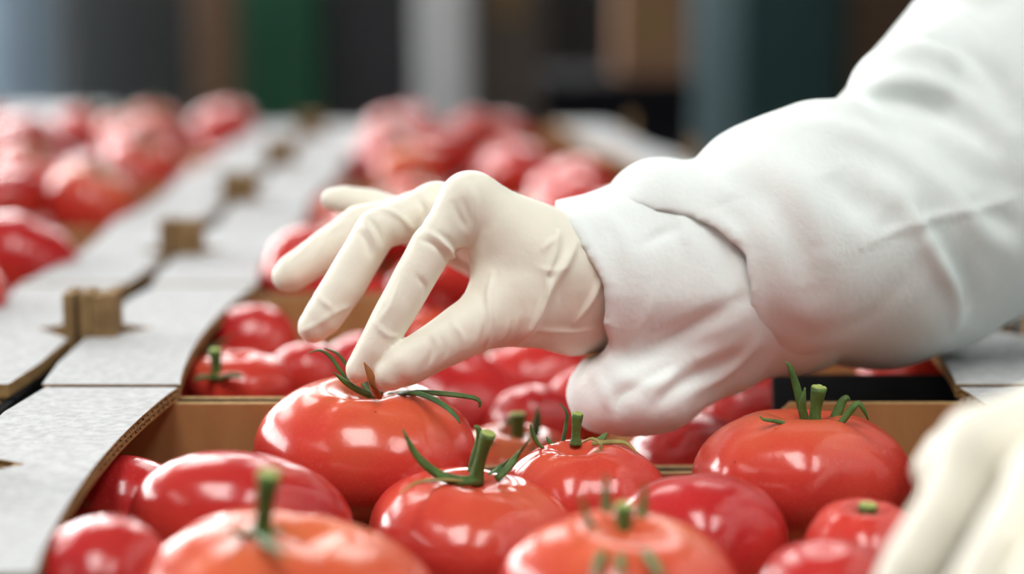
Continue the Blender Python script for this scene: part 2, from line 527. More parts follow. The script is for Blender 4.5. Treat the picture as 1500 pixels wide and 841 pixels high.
def tomato_mesh(name, R, h, seed, nu=56, nv=36):
    r_ = random.Random(seed)
    nl = r_.choice([5, 6, 7, 8])
    ph = r_.random() * 6.28
    a1 = 0.010 + r_.random() * 0.018
    a2, ph2 = 0.02 + r_.random() * 0.03, r_.random() * 6.28
    a3, ph3 = 0.015 + r_.random() * 0.02, r_.random() * 6.28
    rib = [(r_.random() * 6.28, 0.35 + r_.random() * 0.65) for _ in range(nl)]
    vs, fs = [], []
    vs.append((0, 0, 0))
    for i in range(1, nv):
        t = math.pi * i / nv
        for j in range(nu):
            p = 2 * math.pi * j / nu
            st, ct = math.sin(t), math.cos(t)
            rho = st ** (0.86 if ct > 0 else 0.86 + 0.16 * ct * ct * (3 - 2 * abs(ct)))
            z = math.copysign(abs(ct) ** 0.96, ct)
            k = 1 + a1 * math.cos(nl * p + ph) * st + a2 * math.cos(2 * p + ph2) + a3 * math.cos(3 * p + ph3) * st
            top = math.exp(-((t - 0.62) / 0.55) ** 2)
            g = 0.0
            for (pr, am) in rib:
                dd = math.atan2(math.sin(p - pr), math.cos(p - pr))
                g += am * math.exp(-(dd / 0.16) ** 2)
            k *= 1 - 0.022 * g * top
            x, y = R * rho * k * math.cos(p), R * rho * k * math.sin(p)
            zz = h * z * (1.0 if z > 0 else 0.95)
            zz -= h * 0.26 * math.exp(-(rho / 0.26) ** 2) if z > 0 else -h * 0.07 * math.exp(-(rho / 0.2) ** 2)
            zz -= h * 0.03 * g * top
            vs.append((x, y, zz))
    vs[0] = (0, 0, h * (1 - 0.26))
    vs.append((0, 0, -h * 0.95 + h * .07))
    for j in range(nu):
        fs.append((0, 1 + j, 1 + (j + 1) % nu))
    for i in range(nv - 2):
        for j in range(nu):
            a, b = 1 + i * nu + j, 1 + i * nu + (j + 1) % nu
            fs.append((a, a + nu, b + nu, b))
    e = len(vs) - 1
    for j in range(nu):
        a, b = 1 + (nv - 2) * nu + j, 1 + (nv - 2) * nu + (j + 1) % nu
        fs.append((a, e, b))
    me = bpy.data.meshes.new(name)
    me.from_pydata(vs, [], fs)
    me.materials.append(M_TOM)
    me.polygons.foreach_set('use_smooth', np.ones(len(me.polygons), dtype=bool))
    return me


PLACED = []       # centre, R, h of every tomato


def part_world(parent_mat, mb, name, mats, parent, smooth=True):
    inv = parent_mat.inverted()
    mb.v = [tuple(inv @ Vector(v)) for v in mb.v]
    return mb.build(name, mats, parent, smooth)


def sepal(mb, pts, wmax, n=14, flat=0.55, up=None):
    wmax *= 1.15
    c = bez(pts, n)
    k = len(c)
    rad = []
    for i in range(k):
        t = i / (k - 1)
        rad.append(max(0.00035, wmax * (0.65 + 0.8 * t) * (1 - t) ** 0.75 if t > 0 else wmax * 0.65))
    mb.tube(c, rad, 8, 0, flat, up)
    return mb


def stem(mb_pts, r0, parent_mat, tom, n=10):
    c = bez(mb_pts, n)
    k = len(c)
    rad = [r0 * (1.25 - 0.4 * min(1, i / (k * 0.35))) if i < k * .6 else r0 * (0.85 + 0.35 * (i / (k - 1) - .6) / .4) for i in range(k)]
    mb = MB().tube(c, rad, 12)
    st = part_world(parent_mat, mb, 'stem', M_STEM, tom)
    d = (c[-1] - c[-2]).normalized()
    cut = MB().tube([c[-1] - d * .0002, c[-1] + d * .0005], [rad[-1] * .93, rad[-1] * .86], 12)
    cut.tube([c[-1] + d * .0005, c[-1] + d * .0011], [rad[-1] * .42, rad[-1] * .3], 8)
    inv = parent_mat.inverted()
    cut.v = [tuple(inv @ Vector(v)) for v in cut.v]
    cut.build('cut_end', M_STEMCUT, st, False)
    return st


def add_tomato(cx, cy, hw, Y, hr, label, group=None, rot=(0, 0, 0), tint=0.0, seed=0, hero=True):
    c = P(cx, cy, Y)
    R = hw * mpp(cy, Y)
    h = R * hr
    return add_tomato_at(c, R, h, label, group, rot, tint, seed)


def add_tomato_at(c, R, h, label, group=None, rot=(0, 0, 0), tint=0.0, seed=0, mesh=None, scale=1.0):
    me = mesh or tomato_mesh('tomato', R, h, seed)
    o = link('tomato', me)
    o.location = c
    o.rotation_euler = rot
    o.scale = (scale,) * 3
    o.color = (tint, tint, tint, 1)
    tag(o, label, 'tomato', group)
    PLACED.append((Vector(c), R, h))
    M = Matrix.LocRotScale(Vector(c), Euler(rot), Vector((scale,) * 3))
    return o, M


def Z4(zx, zy): return (zx / 1.906, 400 + zy / 1.906)
def Z5(zx, zy): return (360 + zx / 2.395, 490 + zy / 2.395)
def Z6(zx, zy): return (680 + zx / 2.992, 560 + zy / 2.992)
def Z7(zx, zy): return (980 + zx / 2.098, 440 + zy / 2.098)


def trace(fn, pts):
    """(u, v, depth) triples -> points in the hall"""
    return [P(*fn(u, v), Y) for (u, v, Y) in pts]


D = math.radians
# A: the tomato being picked
tA, MA = add_tomato(535, 658, 161, 0.775, 0.63, 'large orange-red tomato pinched at its stalk by the gloved right hand', rot=(D(3), D(-3), 0.7), tint=0.10, seed=3)
for i, (pts, wd, mt) in enumerate([
        ([(435, 214, .772), (385, 190, .768), (340, 160, .765), (308, 133, .762)], .0026, M_STEM),
        ([(370, 180, .776), (330, 125, .775), (300, 82, .775), (262, 56, .775), (220, 65, .775)], .0013, M_STEMDARK),
        ([(395, 190, .784), (362, 120, .786), (320, 66, .787), (275, 48, .788)], .0012, M_STEMDARK),
        ([(462, 216, .757), (446, 180, .752), (436, 140, .750), (415, 98, .750)], .0030, M_DRY),
        ([(500, 212, .770), (600, 203, .766), (700, 208, .764), (800, 222, .764), (822, 240, .764), (819, 256, .764)], .0019, M_STEM),
        ([(540, 207, .766), (610, 208, .757), (690, 245, .745), (735, 285, .738), (752, 312, .735)], .0018, M_STEMDARK)]):
    part_world(MA, sepal(MB(), trace(Z5, pts), wd, up=(0.1, -0.5, 1)), 'sepal', mt, tA)
stem(trace(Z5, [(465, 225, .775), (440, 195, .778), (425, 160, .782)]), .0026, MA, tA)

# B: left, no stalk in view
add_tomato(350, 770, 163, 0.685, 0.70, 'pinkish red tomato left of centre showing no stalk, below the picked one', rot=(D(160), D(14), 0.4), tint=-0.16, seed=8)
# C: front left, orange with a blurred green stalk
tC, MC = add_tomato(425, 893, 218, 0.590, 0.60, 'blurred orange tomato with upright green stalk at the front left edge', rot=(D(6), D(-6), 2.2), tint=0.22, seed=5)
stem(trace(Z4, [(728, 745, .585), (735, 700, .585), (742, 630, .583), (752, 560, .582)]), .0031, MC, tC)
for pts in ([(715, 735, .583), (670, 728, .575), (610, 735, .562)], [(735, 735, .59), (800, 712, .60), (850, 722, .605)], [(730, 735, .58), (750, 755, .565), (800, 790, .548)], [(715, 730, .592), (650, 705, .605), (600, 712, .61)]):
    part_world(MC, sepal(MB(), trace(Z4, pts), .0026, up=(0, 0, 1)), 'sepal', M_STEM, tC)
# D, E: left edge under the flap
add_tomato(135, 862, 118, 0.598, 0.86, 'blurred red tomato in the bottom left corner against the flap', rot=(D(150), D(-20), 1.4), tint=-0.1, seed=12)
add_tomato(178, 752, 104, 0.735, 0.88, 'dark red tomato half in shadow under the left flap', rot=(D(-165), D(20), 2.0), tint=-0.2, seed=14)
# F: centre front with a sharp stalk
tF, MF = add_tomato(690, 792, 162, 0.712, 0.62, 'red tomato with sharp green stalk in the centre front, below the picked one', rot=(D(4), D(3), 1.1), tint=0.02, seed=21)
stem(trace(Z5, [(806, 520, .718), (815, 470, .717), (835, 400, .715), (851, 348, .714)]), .0026, MF, tF)
for (fn, pts, wd, mt) in ((Z5, [(800, 512, .712), (740, 512, .707), (670, 488, .704), (600, 425, .702), (550, 333, .702)], .0033, M_STEM),
                          (Z5, [(790, 512, .724), (800, 440, .726), (822, 360, .726), (812, 326, .726), (800, 322, .726)], .0022, M_STEM),
                          (Z6, [(140, 425, .716), (190, 378, .718), (240, 310, .720), (292, 248, .71)], .0021, M_STEM),
                          (Z6, [(110, 415, .724), (160, 375, .734), (200, 335, .73)], .0022, M_STEMDARK),
                          (Z5, [(790, 515, .710), (690, 510, .700), (600, 520, .684), (540, 560, .667)], .0012, M_TAN)):
    part_world(MF, sepal(MB(), trace(fn, pts), wd, up=(0, -0.6, 1)), 'sepal', mt, tF)
# G: behind F to the right
tG, MG = add_tomato(852, 738, 122, 0.745, 0.76, 'red tomato with short cut stalk and curled withered sepals under the sleeve cuff', rot=(D(-2), D(4), 2.7), tint=-0.06, seed=27)
stem(trace(Z6, [(488, 275, .752), (490, 220, .752), (496, 140, .752)]), .0020, MG, tG)
for (pts, wd, mt) in (([(520, 262, .742), (560, 247, .738), (596, 268, .735), (597, 295, .735), (570, 306, .735)], .0011, M_TAN),
                      ([(560, 268, .748), (650, 262, .746), (710, 268, .743), (762, 312, .738)], .0015, M_TAN),
                      ([(430, 270, .758), (446, 190, .76), (448, 130, .76), (415, 92, .76)], .0010, M_STEMDARK),
                      ([(350, 290, .752), (322, 268, .75), (298, 215, .75), (290, 185, .75)], .0013, M_STEM),
                      ([(400, 280, .757), (375, 262, .757), (360, 240, .757)], .0016, M_STEM),
                      ([(560, 275, .762), (600, 250, .764), (625, 222, .765)], .0024, M_STEM)):
    part_world(MG, sepal(MB(), trace(Z6, pts), wd, up=(0, -0.6, 1)), 'sepal', mt, tG)
# H
add_tomato(1022, 802, 136, 0.685, 0.86, 'pinkish red tomato with a pale blossom scar, left of the large stalked right tomato', rot=(D(168), D(8), 0.9), tint=-0.14, seed=33)
# I: front middle, blurred stalk
tI, MI = add_tomato(917, 868, 174, 0.595, 0.62, 'blurred orange-red tomato with spread green sepals at the front middle edge', rot=(D(5), D(2), 0.2), tint=0.17, seed=35)
stem(trace(Z6, [(695, 720, .600), (697, 660, .600), (702, 540, .600)]), .0026, MI, tI)
for pts in ([(680, 700, .602), (640, 640, .606), (622, 520, .61), (620, 400, .612)], [(710, 700, .602), (760, 640, .604), (785, 540, .606), (790, 440, .606)],
            [(680, 705, .598), (600, 680, .596), (545, 610, .594), (512, 500, .594)], [(710, 705, .6), (820, 682, .604), (960, 655, .61), (1080, 690, .613)],
            [(680, 710, .594), (620, 740, .58), (585, 800, .565), (575, 880, .553)], [(695, 712, .592), (688, 770, .573), (680, 850, .556)], [(710, 710, .594), (790, 745, .578), (850, 820, .562), (870, 880, .553)]):
    part_world(MI, sepal(MB(), trace(Z6, pts), .0024, up=(0, -0.5, 1)), 'sepal', M_STEM, tI)
# J: large right tomato
tJ, MJ = add_tomato(1176, 702, 158, 0.755, 0.66, 'large orange-red tomato with upright stalk in front of the right cardboard tab', rot=(D(3), D(5), 1.9), tint=0.08, seed=44)
stem(trace(Z7, [(448, 400, .755), (450, 340, .755), (461, 268, .755)]), .0027, MJ, tJ)
for (pts, wd) in (([(430, 390, .748), (390, 386, .742), (330, 372, .738), (290, 366, .736), (280, 355, .736)], .0015),
                  ([(425, 392, .76), (408, 330, .762), (390, 260, .763), (372, 205, .763), (357, 188, .763)], .0024),
                  ([(420, 395, .752), (410, 330, .75), (418, 268, .75)], .0022),
                  ([(465, 395, .757), (505, 370, .759), (528, 320, .76), (545, 298, .76), (556, 305, .76)], .0027),
                  ([(470, 400, .748), (520, 385, .744), (560, 335, .742), (582, 316, .742), (600, 340, .742), (612, 368, .742)], .0022)):
    part_world(MJ, sepal(MB(), trace(Z7, pts), wd, up=(0, -0.6, 1)), 'sepal', M_STEM, tJ)
# K, L: right front
tK, MK = add_tomato(1268, 812, 98, 0.655, 0.80, 'small blurred red tomato with green stub beside the left glove', rot=(D(2), 0, 0.6), tint=-0.04, seed=50)
stem(trace(Z7, [(606, 725, .655), (608, 680, .655), (612, 630, .655)]), .0029, MK, tK)
add_tomato(1212, 885, 112, 0.595, 0.86, 'blurred orange-red tomato at the bottom edge beside the left fingers', rot=(D(170), 0, 2.2), tint=0.0, seed=52)

# second crate, seen behind the picked tomato and under the wrist
g2 = 'tomatoes of the second crate'
add_tomato(1012, 690, 98, 0.866, 0.94, 'deep red tomato with bright white rim beneath the hanging cuff', g2, rot=(D(165), D(5), 1.0), tint=-0.22, seed=60)
tN, MN = add_tomato(755, 692, 96, 0.862, 0.72, 'orange tomato with dark blurred stalk between two stalked red tomatoes', g2, rot=(D(5), 0, 0.5), tint=0.30, seed=61)
stem(trace(Z6, [(238, 310, .862), (236, 230, .862), (234, 140, .862)]), .0033, MN, tN)
for pts in ([(250, 300, .858), (300, 240, .855), (318, 180, .855), (322, 110, .855)], [(225, 300, .868), (200, 240, .87), (185, 150, .87)], [(225, 305, .855), (170, 290, .85), (110, 262, .846)], [(250, 305, .852), (290, 300, .845), (330, 310, .842)]):
    part_world(MN, sepal(MB(), trace(Z6, pts), .0034, up=(0, -0.6, 1)), 'sepal', M_STEMDARK, tN)
add_tomato(782, 632, 76, 0.925, 0.92, 'pink-red tomato with a broad white highlight below the gloved wrist', g2, rot=(D(150), D(20), 0.3), tint=-0.1, seed=62)
add_tomato(655, 590, 106, 0.960, 0.80, 'dark red tomato in shade just under the gloved thumb', g2, rot=(D(-155), D(10), 0.3), tint=-0.2, seed=63)
add_tomato(772, 564, 92, 1.015, 0.80, 'lighter red tomato behind, just below the heel of the hand', g2, rot=(D(160), D(-10), 0.8), tint=0.05, seed=64)
add_tomato(860, 592, 62, 0.960, 0.98, 'pink-red tomato squeezed against the left side of the hanging cuff', g2, rot=(D(160), D(-10), 0.8), tint=-0.06, seed=74)
add_tomato(1080, 612, 74, 0.935, 0.95, 'red tomato sliver left of the black end tab', g2, rot=(D(160), 0, 0.8), tint=-0.15, seed=65)
add_tomato(1338, 552, 62, 1.03, 0.80, 'red tomato sliver above the black end tab under the sleeve', g2, rot=(D(160), 0, 0.8), tint=-0.15, seed=66)
add_tomato(372, 508, 68, 1.000, 0.98, 'round red tomato beside the left flap, behind the middle fingertip', g2, rot=(D(158), D(-10), 0.3), tint=-0.12, seed=67)
tQ, MQ = add_tomato(352, 562, 76, 0.900, 0.62, 'orange-red tomato with flat green sepals behind the left cardboard end wall', g2, rot=(D(4), 0, 0.3), tint=0.12, seed=68)
stem(trace(Z4, [(605, 300, .884), (604, 260, .884), (600, 215, .884)]), .0026, MQ, tQ)
for pts in ([(600, 295, .881), (570, 290, .874), (540, 300, .868)], [(612, 295, .880), (650, 285, .874), (680, 290, .870)], [(600, 290, .889), (575, 270, .896), (560, 272, .902)]):
    part_world(MQ, sepal(MB(), trace(Z4, pts), .0028, up=(0, -0.3, 1)), 'sepal', M_STEMDARK, tQ)
add_tomato(446, 552, 62, 0.945, 0.88, 'pinkish tomato with white top just behind the picked tomato', g2, rot=(D(160), D(10), 1.3), tint=-0.12, seed=69)
add_tomato(528, 540, 58, 0.985, 0.95, 'pale-topped red tomato partly hidden by the index fingertip', g2, rot=(D(165), D(-10), 1.3), tint=-0.1, seed=70)

# the further crates are filled with tomatoes of a few shapes
FAR = [tomato_mesh('tomato', 0.033, 0.033 * q, 200 + i, 28, 18) for i, q in enumerate((0.78, 0.84, 0.9, 0.96, 0.72, 0.86))]
FARQ = (0.78, 0.84, 0.9, 0.96, 0.72, 0.86)


def small_calyx(o, scale, r_, h):
    mb = MB()
    z0 = h * 0.74
    mb.tube([(0, 0, z0 - .002), (.001, 0, z0 + .006), (.002, .001, z0 + .013)], [.0028, .0021, .0026], 8)
    mb.build('stem', M_STEM, o, True)
    for k in range(5):
        a = k * 1.2566 + r_.random() * .5
        l = .016 + r_.random() * .008
        m2 = MB()
        sepal(m2, [(0, 0, z0 + .001), (math.cos(a) * l * .5, math.sin(a) * l * .5, z0 + .005), (math.cos(a) * l, math.sin(a) * l, z0 + .006 + r_.random() * .008)], .002, 8, up=(0, 0, 1))
        m2.build('sepal', M_STEMDARK, o, True)


def fill_crate(cx, row, label, group, seed, top=0.0, right=0.0, n_try=900, layers=2):
    r_ = random.Random(seed)
    y0 = ROW0 + PITCHY * row
    mine = []
    for layer in range(layers):
        for _ in range(n_try):
            k = r_.randrange(len(FAR))
            s = 0.88 + r_.random() * 0.35
            R, h = .033 * s, .033 * s * FARQ[k]
            x = cx + (-CW + R + .008) + r_.random() * (2 * CW - 2 * R - .016 + right)
            y = y0 + R + .008 + r_.random() * (CLEN - 2 * R - .016)
            if layer == 0: z = T + FLOORZ + h + .001
            else:
                if abs(x - cx - right / 2) > 0.145 + right / 2: continue
                z = T + top - h + r_.random() * .012
            c = Vector((x, y, z))
            ok = not (row == 1 and cx > 0 and x + R > .085 and y - R < .90)
            for (q, R2, h2) in PLACED:
                dv = q - c
                if abs(dv.x) > .1 or abs(dv.y) > .1: continue
                dist = math.sqrt(dv.x ** 2 + dv.y ** 2 + (dv.z * (R + R2) / (h + h2)) ** 2)
                if dist < (R + R2) * 0.93: ok = False; break
            if not ok: continue
            up = r_.random() < 0.45
            rot = (r_.uniform(-.35, .35), r_.uniform(-.35, .35), r_.random() * 6.28) if up else (r_.uniform(2.3, 3.9), r_.uniform(-.5, .5), r_.random() * 6.28)
            o, M = add_tomato_at(c, R, h, label, group, rot, r_.uniform(-.22, .22), 0, FAR[k], s)
            if up and layer == layers - 1: small_calyx(o, s, r_, .033 * FARQ[k])
            mine.append((layer, o, up))
    if layers < 2: return
    # say which one: line across the crate and place in that line
    bands = {0: [], 1: [], 2: []}
    for (layer, o, up) in mine:
        if layer == 0:
            o['label'] = label.replace('blurred red tomato', 'blurred red tomato lying low under others')
        else:
            bands[min(2, int((o.location.y - y0) / CLEN * 3))].append((o.location.x, o, up))
    for k, lst in bands.items():
        lst.sort(key=lambda q: q[0])
        for n, (_, o, up) in enumerate(lst):
            place = 'leftmost' if n == 0 else ('rightmost' if n == len(lst) - 1 else ['', 'second', 'third', 'fourth', 'fifth', 'sixth', 'seventh'][n])
            look = 'stalked' if up else 'smooth'
            o['label'] = label.replace('blurred red tomato', 'blurred %s red tomato, %s in %s line' % (look, place, ['front', 'middle', 'back'][k])).replace('middle row behind the hand', 'middle row')


fill_crate(X_MID, 1, 'red tomato deep in the second crate, mostly hidden under the hand', 'hidden tomatoes of the second crate', 5, layers=1)
for r in range(2, 6):
    ri = {3: -0.09, 4: -0.14, 5: -0.175}.get(r, 0.0)
    fill_crate(X_MID, r, 'blurred red tomato in the %s crate of the middle row' % crate_row_words[r], 'tomatoes in the %s middle crate' % crate_row_words[r], 20 + r, top=0.012, right=ri)
for r in range(1, 6):
    fill_crate(X_LEFT, r, 'blurred red tomato in the %s crate of the left row' % crate_row_words[r], 'tomatoes in the %s left crate' % crate_row_words[r], 40 + r, top=0.016)


# ------------------------------------------------------------------ the person's gloves and sleeves: one smooth skin each
class Field:
    """a sampled solid: rounded, tapering limbs melted into one another"""
    def __init__(self, lo, hi, h):
        self.lo = np.array(lo, dtype=np.float32)
        self.h = h
        n = [int(math.ceil((hi[i] - lo[i]) / h)) + 1 for i in range(3)]
        ax = [self.lo[i] + h * np.arange(n[i], dtype=np.float32) for i in range(3)]
        self.X, self.Y, self.Z = np.meshgrid(*ax, indexing='ij')
        self.D = np.full(self.X.shape, 9.0, dtype=np.float32)

    def cone(self, a, b, ra, rb, sq=None):
        a = np.array(a, dtype=np.float32); b = np.array(b, dtype=np.float32)
        ba = b - a
        L = float(ba @ ba) + 1e-12
        t = np.clip(((self.X - a[0]) * ba[0] + (self.Y - a[1]) * ba[1] + (self.Z - a[2]) * ba[2]) / L, 0, 1)
        dx = self.X - a[0] - t * ba[0]; dy = self.Y - a[1] - t * ba[1]; dz = self.Z - a[2] - t * ba[2]
        if sq is not None: dx = dx * sq[0]; dy = dy * sq[1]; dz = dz * sq[2]
        return np.sqrt(dx * dx + dy * dy + dz * dz) - (ra + (rb - ra) * t)

    def ell(self, c, r):
        dx = (self.X - c[0]) / r[0]; dy = (self.Y - c[1]) / r[1]; dz = (self.Z - c[2]) / r[2]
        k = np.sqrt(dx * dx + dy * dy + dz * dz)
        return (k - 1) * min(r)

    @staticmethod
    def smin(a, b, k):
        if k <= 0: return np.minimum(a, b)
        hh = np.clip(k - np.abs(a - b), 0, None) / k
        return np.minimum(a, b) - hh * hh * k * 0.25

    def add(self, d, k=0.0):
        self.D = self.smin(self.D, d, k)
        return self

    def chain(self, pts, k_in=0.0, sq=None):
        """pts: (vector, radius) along one limb -> distance field of the limb"""
        d = None
        for (p, r), (q, s) in zip(pts[:-1], pts[1:]):
            e = self.cone(p, q, r, s, sq)
            d = e if d is None else self.smin(d, e, k_in)
        return d

    def extract(self):
        V = self.D
        s = V < 0
        nx, ny, nz = V.shape
        cnt = np.zeros((nx - 1, ny - 1, nz - 1), dtype=np.uint8)
        for i in (0, 1):
            for j in (0, 1):
                for k in (0, 1):
                    cnt += s[i:nx - 1 + i, j:ny - 1 + j, k:nz - 1 + k]
        act = (cnt > 0) & (cnt < 8)
        ci = np.argwhere(act)
        idx = np.full(act.shape, -1, dtype=np.int64)
        idx[act] = np.arange(len(ci))
        acc = np.zeros((len(ci), 3)); num = np.zeros(len(ci))
        cor = [(i, j, k) for i in (0, 1) for j in (0, 1) for k in (0, 1)]
        for a in cor:
            for d in range(3):
                if a[d]: continue
                b = list(a); b[d] = 1
                va = V[ci[:, 0] + a[0], ci[:, 1] + a[1], ci[:, 2] + a[2]]
                vb = V[ci[:, 0] + b[0], ci[:, 1] + b[1], ci[:, 2] + b[2]]
                m = (va < 0) != (vb < 0)
                t = np.where(m, va / np.where(m, va - vb, 1), 0)
                pos = np.tile(np.array(a, dtype=float), (len(ci), 1))
                pos[:, d] += t
                acc[m] += pos[m]; num[m] += 1
        verts = self.lo + (ci + acc / num[:, None]) * self.h
        faces = []
        for d in range(3):
            o = [(1, 2), (2, 0), (0, 1)][d]
            sl_a = [slice(None)] * 3; sl_b = [slice(None)] * 3
            sl_a[d] = slice(0, -1); sl_b[d] = slice(1, None)
            cr = s[tuple(sl_a)] != s[tuple(sl_b)]
            e = np.argwhere(cr)
            ok = np.ones(len(e), dtype=bool)
            for q in o: ok &= (e[:, q] > 0) & (e[:, q] < V.shape[q] - 1)
            e = e[ok]
            inside = s[e[:, 0], e[:, 1], e[:, 2]]
            u, v = np.eye(3, dtype=int)[o[0]], np.eye(3, dtype=int)[o[1]]
            c00, c10, c11, c01 = e - u - v, e - v, e, e - u
            ii = [idx[c[:, 0], c[:, 1], c[:, 2]] for c in (c00, c10, c11, c01)]
            q = np.stack(ii, 1)
            q[~inside] = q[~inside][:, ::-1]
            faces.append(q)
        faces = np.concatenate(faces)
        # keep the one largest connected skin
        lab = np.arange(len(verts))
        while True:
            m = lab[faces].min(axis=1)
            new = lab.copy()
            for c in range(4): np.minimum.at(new, faces[:, c], m)
            new = new[new]
            if np.array_equal(new, lab): break
            lab = new
        big = np.bincount(lab).argmax()
        keep = lab == big
        remap = np.cumsum(keep) - 1
        return verts[keep], remap[faces[keep[faces[:, 0]]]]


def mesh_np(name, verts, faces, mat):
    me = bpy.data.meshes.new(name)
    me.vertices.add(len(verts))
    me.vertices.foreach_set('co', np.ascontiguousarray(verts, dtype=np.float32).ravel())
    me.loops.add(len(faces) * 4)
    me.loops.foreach_set('vertex_index', np.ascontiguousarray(faces, dtype=np.int32).ravel())
    me.polygons.add(len(faces))
    me.polygons.foreach_set('loop_start', np.arange(0, len(faces) * 4, 4, dtype=np.int32))
    me.update(calc_edges=True)
    me.polygons.foreach_set('use_smooth', np.ones(len(faces), dtype=bool))
    me.materials.append(mat)
    return me


def relax(verts, faces, it, lam=0.5):
    v = verts.copy()
    e = np.concatenate([faces[:, [0, 1]], faces[:, [1, 2]], faces[:, [2, 3]], faces[:, [3, 0]]])
    for k in range(it):
        acc = np.zeros_like(v); n = np.zeros(len(v))
        for c in range(3): acc[:, c] = np.bincount(e[:, 0], v[e[:, 1], c], len(v)) + np.bincount(e[:, 1], v[e[:, 0], c], len(v))
        n = np.bincount(e[:, 0], minlength=len(v)) + np.bincount(e[:, 1], minlength=len(v))
        v += lam * (acc / np.maximum(n, 1)[:, None] - v)
    return v


def normals(verts, faces):
    a = verts[faces[:, 2]] - verts[faces[:, 0]]
    b = verts[faces[:, 3]] - verts[faces[:, 1]]
    fn = np.cross(a, b)
    n = np.zeros_like(verts)
    for k in range(4):
        for c in range(3): n[:, c] += np.bincount(faces[:, k], fn[:, c], len(verts))
    return n / np.maximum(np.linalg.norm(n, axis=1), 1e-12)[:, None]


def creases(verts, faces, lines):
    """press folds into the skin: each line is (frame points, width m, height m); points are laid on the skin seen there"""
    nrm = normals(verts, faces)
    bvh = BVHTree.FromPolygons([tuple(v) for v in verts], [tuple(int(k) for k in f) for f in faces])
    off = np.zeros(len(verts))
    for (pts, wd, am) in lines:
        pp = []
        c = bez([Vector((x, y, 0)) for (x, y) in pts], 16)
        for q in c:
            far = P(q.x, q.y, 0.8)
            hit = bvh.ray_cast(CAM, (far - CAM).normalized(), 3.0)
            if hit[0] is not None: pp.append(np.array(hit[0]))
        if len(pp) < 2: continue
        lo = np.min(pp, axis=0) - 4 * wd; hi = np.max(pp, axis=0) + 4 * wd
        sel = np.where(np.all((verts > lo) & (verts < hi), axis=1))[0]
        vs = verts[sel]
        best = np.full(len(sel), 9.0); par = np.zeros(len(sel))
        for i, (a, b) in enumerate(zip(pp[:-1], pp[1:])):
            if np.linalg.norm(b - a) > 0.03: continue
            ba = b - a
            t = np.clip(((vs - a) @ ba) / max(ba @ ba, 1e-12), 0, 1)
            dd = np.linalg.norm(vs - a - t[:, None] * ba, axis=1)
            m = dd < best
            best[m] = dd[m]; par[m] = (i + t[m]) / (len(pp) - 1)
        off[sel] += am * np.exp(-(best / wd) ** 2) * np.clip(np.sin(np.pi * np.clip(par, 0.04, 0.96)), 0, 1) ** 0.5
    return verts + nrm * off[:, None]


def wave(verts, amp, sc, seed, dirs=5):
    """soft irregular wrinkles all over, along the normal afterwards"""
    r_ = np.random.RandomState(seed)
    o = np.zeros(len(verts))
    for k in range(dirs):
        d = r_.normal(size=3); d /= np.linalg.norm(d)
        d2 = r_.normal(size=3); d2 /= np.linalg.norm(d2)
        o += np.sin(verts @ d * sc * (0.6 + r_.rand()) + 1.5 * np.sin(verts @ d2 * sc * .5 + r_.rand() * 6) + r_.rand() * 6)
    return o / dirs * amp


def px(x, y, Y, r):
    return (np.array(P(x, y, Y)), r * mpp(y, Y))


person = empty('person', (0.56, 0.72, 0.0))
tag(person, 'person in white coverall and cream gloves leaning in from the right to pick tomatoes', 'person')


def child_np(name, verts, faces, mat, parent=person):
    o0 = parent.location if parent is person else Vector((0, 0, 0))
    me = mesh_np(name, verts - np.array(person.location), faces, mat)
    return link(name, me, parent)


